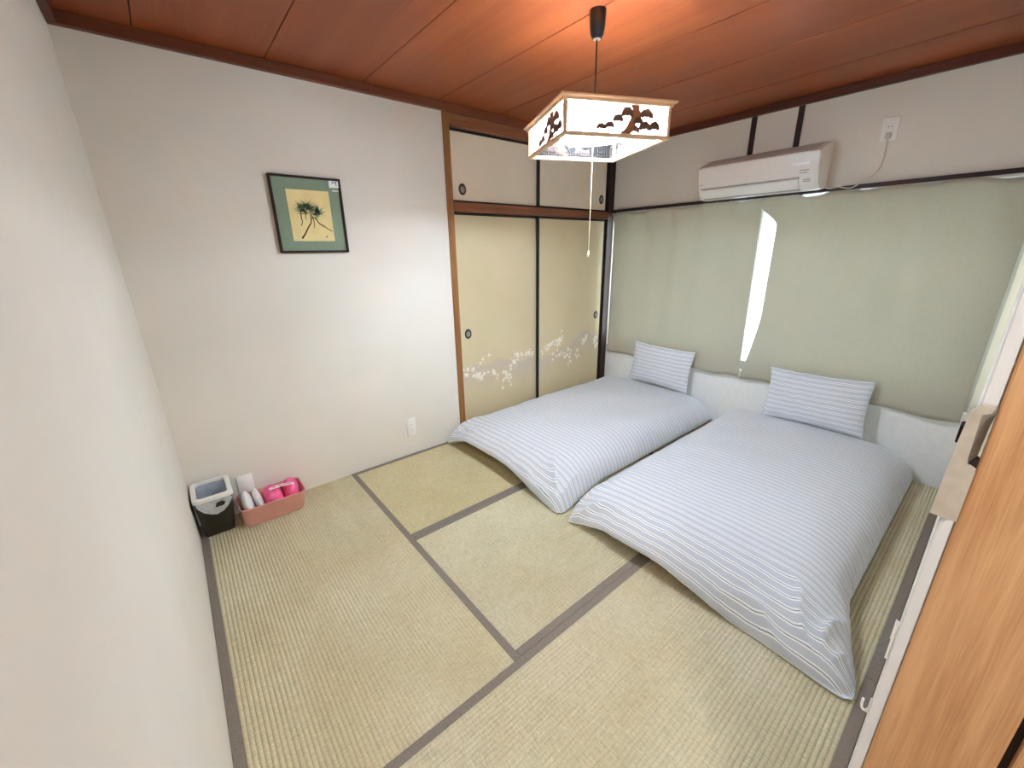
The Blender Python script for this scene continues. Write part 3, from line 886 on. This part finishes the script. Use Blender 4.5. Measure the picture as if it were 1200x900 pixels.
    for inset, dz in ((0.004, -0.011), (0.016, -0.018), (0.045, -0.016), (0.12, 0.006), (0.26, 0.0)):
        ids = []
        for k in pid:
            p = Vector(V[k])
            sx = max(-1, min(1, (p.x - cx) / ((x1 - x0) / 2))); sy = max(-1, min(1, (p.y - cy) / ((y1 - y0) / 2)))
            q = Vector((p.x - inset * sx ** 7, p.y - inset * sy ** 7, max(0.002, p.z + dz)))
            if inset > 0.2: q.z = 0.004
            ids.append(len(V)); V.append(tuple(q)); UV.append((UV[k][0] - inset, UV[k][1]))
        rings.append(ids)
    n = len(pid)
    for r0, r1 in zip(rings, rings[1:]):
        for k in range(n):
            k2 = (k + 1) % n
            F.append((r0[k], r1[k], r1[k2], r0[k2]))
    V.append((cx, cy, 0.004)); UV.append((0, 0)); ci = len(V) - 1
    for k in range(n): F.append((rings[-1][k], ci, rings[-1][(k + 1) % n]))
    m = MB(); m.v = V; m.f = F
    o = m.build(name, M_stripe, None, 'all', uvs=UV)
    return tag(o, label, 'duvet', 'striped duvets')

def hem1(b):       # b 0 at the room side, 1 at the closet
    y = -1.25 + 1.25 * b
    z = -0.012 + 0.105 * sstep(0.02, 0.42, b) * sstep(1.0, 0.78, b)
    return 0.012 * math.sin(PI * b) + 0.009 * nz(y * 4, 1.3), z
def hem2(b):       # b 0 at the doorway wall, 1 beside the other duvet
    z = -0.012 + 0.075 * sstep(0.14, 0.55, b) * sstep(0.985, 0.74, b)
    return 0.004 * math.sin(PI * b) + 0.009 * nz(b * 5, 7.7), z
duvet('duvet', 1.605, 3.545, -1.203, -0.022, 0.215, hem1, 3.1, 'grey and white striped duvet beside the closet doors', (0.03, 0.075, 0.02), 0.018)
duvet('duvet', 1.605, 3.535, -2.484, -1.292, 0.220, hem2, 9.4, 'grey and white striped duvet nearer the doorway, its corner at the white hook', (0.03, 0.135, -0.015), 0.022)

def pillow(yc, zc, xc, w_, hh, thick, tilt, roll, yaw, seed, label):
    nu, nv = 44, 30
    V = []; UV = []; F = []
    Rm = Matrix.Rotation(yaw, 4, 'Z') @ Matrix.Rotation(tilt, 4, 'Y') @ Matrix.Rotation(roll, 4, 'X')
    for side in (1, -1):
        for i in range(nu):
            for j in range(nv):
                a = -1 + 2 * i / (nu - 1); b = -1 + 2 * j / (nv - 1)
                t = thick / 2 * ((1 - a ** 4) * (1 - b ** 4)) ** 0.55
                t += (1 - abs(a) ** 3) * (1 - abs(b) ** 3) * 0.006 * nz(a * 3, b * 3, seed + side)
                pinch_a = 1 - 0.055 * (1 - b * b); pinch_b = 1 - 0.065 * (1 - a * a)
                p = Vector((-side * t - 0.012 * b * b * 0, a * w_ / 2 * pinch_a + 0.004 * nz(b * 5, seed), b * hh / 2 * pinch_b + 0.004 * nz(a * 6, seed + 9)))
                p = Rm @ p + Vector((xc, yc, zc))
                V.append(tuple(p)); UV.append((b * hh / 2 * 1.05 + 0.003 * nz(a * 4, b * 4, seed) + 0.02, a * w_ / 2))
    N = nu * nv
    for s in (0, 1):
        for i in range(nu - 1):
            for j in range(nv - 1):
                q = (s * N + i * nv + j, s * N + (i + 1) * nv + j, s * N + (i + 1) * nv + j + 1, s * N + i * nv + j + 1)
                F.append(q if s == 0 else q[::-1])
    per = [(i, 0) for i in range(nu)] + [(nu - 1, j) for j in range(1, nv)] + [(i, nv - 1) for i in range(nu - 2, -1, -1)] + [(0, j) for j in range(nv - 2, 0, -1)]
    ids = [i * nv + j for i, j in per]
    for k in range(len(ids)):
        k2 = (k + 1) % len(ids)
        F.append((ids[k], ids[k2], N + ids[k2], N + ids[k]))
    m = MB(); m.v = V; m.f = F
    return tag(m.build('pillow', M_stripe, None, 'all', uvs=UV), label, 'pillow', 'striped pillows')
pillow(-0.715, 0.428, 3.452, 0.60, 0.37, 0.105, 0.16, 0.02, 0.0, 2.0, 'small grey-white striped pillow against the curtain beside the closet')
pillow(-1.905, 0.428, 3.445, 0.60, 0.37, 0.105, 0.18, -0.03, 0.0, 5.0, 'small grey-white striped pillow against the curtain nearer the doorway')


# ------------------------------------------------------------------ bin and liner in the corner
def rrect(x0, x1, y0, y1, r, n=5):
    out = []
    for cx, cy, a0 in ((x1 - r, y1 - r, 0), (x0 + r, y1 - r, PI / 2), (x0 + r, y0 + r, PI), (x1 - r, y0 + r, 1.5 * PI)):
        for k in range(n + 1):
            a = a0 + PI / 2 * k / n; out.append((cx + r * math.cos(a), cy + r * math.sin(a)))
    return out

def shell(levels, close_bottom=True):
    """levels: list of (outline, z) rings joined in order"""
    m = MB(); n = len(levels[0][0])
    for o, z in levels: m.v += [(p[0], p[1], z) for p in o]
    for l in range(len(levels) - 1):
        for k in range(n):
            k2 = (k + 1) % n
            m.f.append((l * n + k, l * n + k2, (l + 1) * n + k2, (l + 1) * n + k))
    if close_bottom: m.f.append(tuple(range(n))[::-1])
    return m
BH = 0.265
bin_ = thing('waste_bin', (0.095, -0.15, 0.0), 'small dark brown waste bin with white rim frame in the room corner', 'bin')
m = shell([(rrect(0.026, 0.160, -0.150 - 0.055, -0.035, 0.022), 0.001), (rrect(0.016, 0.180, -0.285 + 0.0, -0.045, 0.024), BH - 0.02), (rrect(0.020, 0.176, -0.281, -0.049, 0.022), BH - 0.02), (rrect(0.030, 0.156, -0.200, -0.04, 0.02), 0.006)], True)
# body: tapered, front leans out towards the rim
lev = [(rrect(0.022, 0.158, -0.155, -0.02, 0.022), 0.001), (rrect(0.014, 0.182, -0.245, -0.022, 0.026), BH - 0.012), (rrect(0.018, 0.178, -0.241, -0.026, 0.024), BH - 0.012), (rrect(0.028, 0.150, -0.15, -0.026, 0.02), 0.006)]
n4 = len(lev[0][0])
m = shell(lev, True); m.f.append(tuple(range(3 * n4, 4 * n4)))
m.build('body', M_bin, bin_, True)
ro = lambda d: rrect(0.010 + d, 0.186 - d, -0.250 + d, -0.018 - d, 0.028 - d * 0.5)
lev = [(ro(0.0), BH - 0.014), (ro(0.0), BH + 0.004), (ro(0.004), BH + 0.008), (ro(0.022), BH + 0.007), (ro(0.024), BH - 0.014)]
m = shell(lev, False); n5 = len(lev[0][0])
for k in range(n5): m.f.append((k, (k + 1) % n5, 4 * n5 + (k + 1) % n5, 4 * n5 + k))
m.build('rim', M_binrim, bin_, True)
liner = thing('bin_liner', (0.095, -0.14, 0.05), 'pale plastic liner bag hanging out over the dark waste bin', 'bag')
ri = lambda d, w_: [(p[0] + 0.004 * nz(p[0] * 60, p[1] * 60, w_), p[1] + 0.004 * nz(p[0] * 60, p[1] * 60, w_ + 5)) for p in rrect(0.036 + d * 0.6, 0.160 - d * 0.6, -0.222 + d * 3.4, -0.045 - d * 0.4, 0.018)]
m = shell([(ri(0.0, 0), BH - 0.004), (ri(0.006, 1), BH - 0.05), (ri(0.012, 2), BH - 0.10), (ri(0.022, 3), 0.09)], False)
n6 = len(ri(0, 0)); m.f.append(tuple(range(3 * n6, 4 * n6)))
m.build('inside', M_linerin, liner, True)
def front_y(z): return -0.155 - (0.245 - 0.155) * (z / (BH - 0.012)) - 0.0025
def flap(a, z): return (a, front_y(z) - 0.006 - 0.003 * nz(a * 70, z * 50), z)
m = MB(); NU, NV = 26, 11
def fl(i, j):
    s = i / (NU - 1); q = j / (NV - 1)
    a = 0.022 + s * 0.154
    depth = 0.012 + 0.085 * math.sin(PI * min(1, max(0, s)) ) ** 0.75 + 0.006 * nz(s * 9, 2)
    return flap(a, BH - 0.014 - depth * q)
m.grid(NU, NV, fl)
o = m.build('overhang', M_liner, liner, 'all', fix=False)
MB().prism([(0.098, 0.207), (0.136, 0.207), (0.144, 0.228), (0.134, 0.238), (0.108, 0.236)], lambda a, b, d: (a, front_y(b) - 0.0115 - d, b), 0, 0.002).build('handle', M_bin, bin_)

# ------------------------------------------------------------------ basket with towels
bk = thing('storage_basket', (0.355, -0.12, 0.0), 'dusty pink plastic basket of rolled towels beside the waste bin', 'basket')
BZ = 0.118
b0, b1 = (0.202, 0.505, -0.205, -0.022, 0.03), (0.193, 0.530, -0.222, -0.012, 0.035)
def bo(b, d): return rrect(b[0] + d, b[1] - d, b[2] + d, b[3] - d, b[4] - d * 0.6)
lev = [(bo(b0, 0.004), 0.001), (bo(b0, 0.0), 0.006), (bo(b1, 0.003), BZ - 0.008), (bo(b1, 0.0), BZ - 0.005), (bo(b1, 0.0), BZ), (bo(b1, 0.0045), BZ), (bo(b0, 0.005), 0.006)]
m = shell(lev, True); n7 = len(lev[0][0]); m.f.append(tuple(range(6 * n7, 7 * n7)))
m.build('body', M_basket, bk, True)


def blob(c, r, e, rotm, amp, freq, seed, nu=28, nv=18):
    m = MB()
    pw = lambda v, p: math.copysign(abs(v) ** p, v)
    for j in range(nv + 1):
        t = -PI / 2 + PI * j / nv
        for i in range(nu):
            p = 2 * PI * i / nu
            v = Vector((r[0] * pw(math.cos(t), e[0]) * pw(math.cos(p), e[1]), r[1] * pw(math.cos(t), e[0]) * pw(math.sin(p), e[1]), r[2] * pw(math.sin(t), e[0])))
            v *= 1 + amp * nz(v.x * freq + seed, v.y * freq, v.z * freq)
            m.v.append(tuple(rotm @ v + Vector(c)))
    for j in range(nv):
        for i in range(nu):
            i2 = (i + 1) % nu
            m.f.append((j * nu + i, j * nu + i2, (j + 1) * nu + i2, (j + 1) * nu + i))
    m.f.append(tuple(range(nu))[::-1]); m.f.append(tuple(nv * nu + i for i in range(nu)))
    return m
def rolled(c, rad, L, rotm, turns, seed):
    """a towel rolled up: spiral section swept along its axis, rounded ends"""
    m = MB(); N = int(turns * 22)
    for q in range(9):
        s = q / 8
        x = -L / 2 + L * s
        sh = 1 - 0.22 * (abs(2 * s - 1) ** 5)
        for k in range(N + 1):
            t = 2 * PI * turns * k / N
            rr = rad * (0.18 + 0.82 * k / N) * sh
            m.v.append(tuple(rotm @ Vector((x, rr * math.cos(t), rr * math.sin(t) * 1.0)) + Vector(c)))
    for q in range(8):
        for k in range(N):
            m.f.append((q * (N + 1) + k, (q + 1) * (N + 1) + k, (q + 1) * (N + 1) + k + 1, q * (N + 1) + k + 1))
    return m
RY = lambda a: Matrix.Rotation(a, 3, 'Y')
RX = lambda a: Matrix.Rotation(a, 3, 'X')
RZ = lambda a: Matrix.Rotation(a, 3, 'Z')
o = blob((0.2415, -0.116, 0.090), (0.030, 0.080, 0.070), (0.7, 0.9), RY(-0.18) @ RX(0.1), 0.10, 22, 1.0).build('rolled_towel', M_towel, None, 'all')
tag(o, 'white rolled towel at the basket end beside the waste bin', 'towel', 'white towels in the basket')
o = blob((0.2955, -0.104, 0.092), (0.020, 0.080, 0.066), (0.7, 0.9), RY(-0.22) @ RX(0.1), 0.08, 22, 4.0).build('rolled_towel', M_towel, None, 'all')
tag(o, 'white rolled towel squeezed against the pink bundle in the basket', 'towel', 'white towels in the basket')
pk = thing('towel_bundle', (0.365, -0.12, 0.03), 'larger hot pink towel bundle with a pale printed band in the basket', 'towel', 'pink towels in the basket')
blob((0.370, -0.118, 0.086), (0.047, 0.082, 0.070), (0.75, 0.8), RY(-0.05), 0.07, 24, 7.0).build('towel', M_pinktowel, pk, 'all')
m = MB(); mp = MB(); NB = 15
def bandp(i, w_, lift=0.0):
    s = i / (NB - 1); x = 0.352 + s * 0.128
    z = 0.1555 + 0.008 * math.sin(s * PI)
    return (x, -0.146 - 0.016 * s + w_, z + lift)
def strip_solid(mb, w0, w1, lift, i0, i1):
    n = 0; o = len(mb.v)
    for i in range(i0, i1):
        for w_, l in ((w0, lift), (w1, lift - 0.003), (w1, lift - 0.0045), (w0, lift - 0.0015)):
            mb.v.append(bandp(i, w_, l))
    for i in range(i1 - i0 - 1):
        for k in range(4): mb.f.append((o + i * 4 + k, o + i * 4 + (k + 1) % 4, o + (i + 1) * 4 + (k + 1) % 4, o + (i + 1) * 4 + k))
    e = o + (i1 - i0 - 1) * 4
    mb.f.append((o, o + 1, o + 2, o + 3)); mb.f.append((e, e + 1, e + 2, e + 3))
strip_solid(m, 0.012, -0.014, 0.006, 0, NB)
bn = m.build('paper_band', M_band, pk, True)
for i0 in (2, 5, 8, 10):
    strip_solid(mp, 0.003, -0.003, 0.0068, i0, i0 + 3 if i0 < 10 else 13)
mp.build('band_print', M_bandprint, bn)
o = blob((0.463, -0.112, 0.090), (0.040, 0.080, 0.070), (0.75, 0.8), RY(0.1), 0.07, 24, 12.0).build('towel_bundle', M_pinktowel, None, 'all')
tag(o, 'hot pink towel bundle at the basket end away from the bin', 'towel', 'pink towels in the basket')

# ------------------------------------------------------------------ fittings on the doorway edge
lt = thing('latch_box', (0.895, -2.637, 1.10), 'old beige door latch box on the white doorway edge, paint chipped', 'latch')
lp = lambda a, b, d: (0.8995 - d, a, b)
outline = [(-2.6225, 1.100), (-2.648, 1.099), (-2.648, 1.256), (-2.6335, 1.258), (-2.6270, 1.246), (-2.6255, 1.20)]
MB().prism([(-2.6240, 1.102), (-2.6478, 1.101), (-2.6478, 1.254), (-2.6335, 1.256), (-2.6280, 1.245), (-2.6265, 1.20)], lp, 0.0, 0.006).build('back_plate', M_latchin, lt)
body = [(-2.6225, 1.100), (-2.6480, 1.099), (-2.6480, 1.172), (-2.6440, 1.176), (-2.6400, 1.1765), (-2.6385, 1.182), (-2.6370, 1.246), (-2.6440, 1.250), (-2.6455, 1.256), (-2.6335, 1.258), (-2.6270, 1.246), (-2.6250, 1.20)]
MB().prism(body, lp, 0.006, 0.020).build('cover', M_latch, lt)
MB().prism([(-2.6402, 1.178), (-2.6478, 1.174), (-2.6478, 1.192), (-2.6440, 1.186)], lp, 0.006, 0.009).build('bolt_hole', M_dark, lt)
MB().prism([(-2.6452, 1.192), (-2.6478, 1.190), (-2.6478, 1.246), (-2.6462, 1.232)], lp, 0.006, 0.013).build('keeper_lip', M_latch, lt)
MB().box(0.905, 0.93, -2.6318, -2.6225, 1.196, 1.220, 0.001, 1).build('bolt', M_dark, lt)
hk = thing('wall_hook', (0.906, -2.632, 0.71), 'tiny white hook on the doorway edge by the duvet corner', 'hook')
MB().box(0.902, 0.910, -2.6322, -2.6300, 0.700, 0.730, 0.0008, 1).build('base', M_plastic, hk)
MB().tube(smooth_pts([(0.906, -2.6305, 0.706), (0.906, -2.6275, 0.700), (0.906, -2.6235, 0.703), (0.906, -2.6220, 0.712), (0.906, -2.6222, 0.722)], 4), 0.0019, 8).build('prong', M_plastic, hk, True)
tb = thing('edge_plate', (0.906, -2.631, 0.82), 'slim white plastic plate on the doorway edge above the hook', 'plate')
MB().box(0.902, 0.914, -2.6322, -2.6285, 0.822, 0.892, 0.001, 1).build('plate', M_plastic, tb)
MB().box(0.901, 0.914, -2.6285, -2.6272, 0.862, 0.893, 0.0004, 1).build('plate_lip', M_plastic, tb)
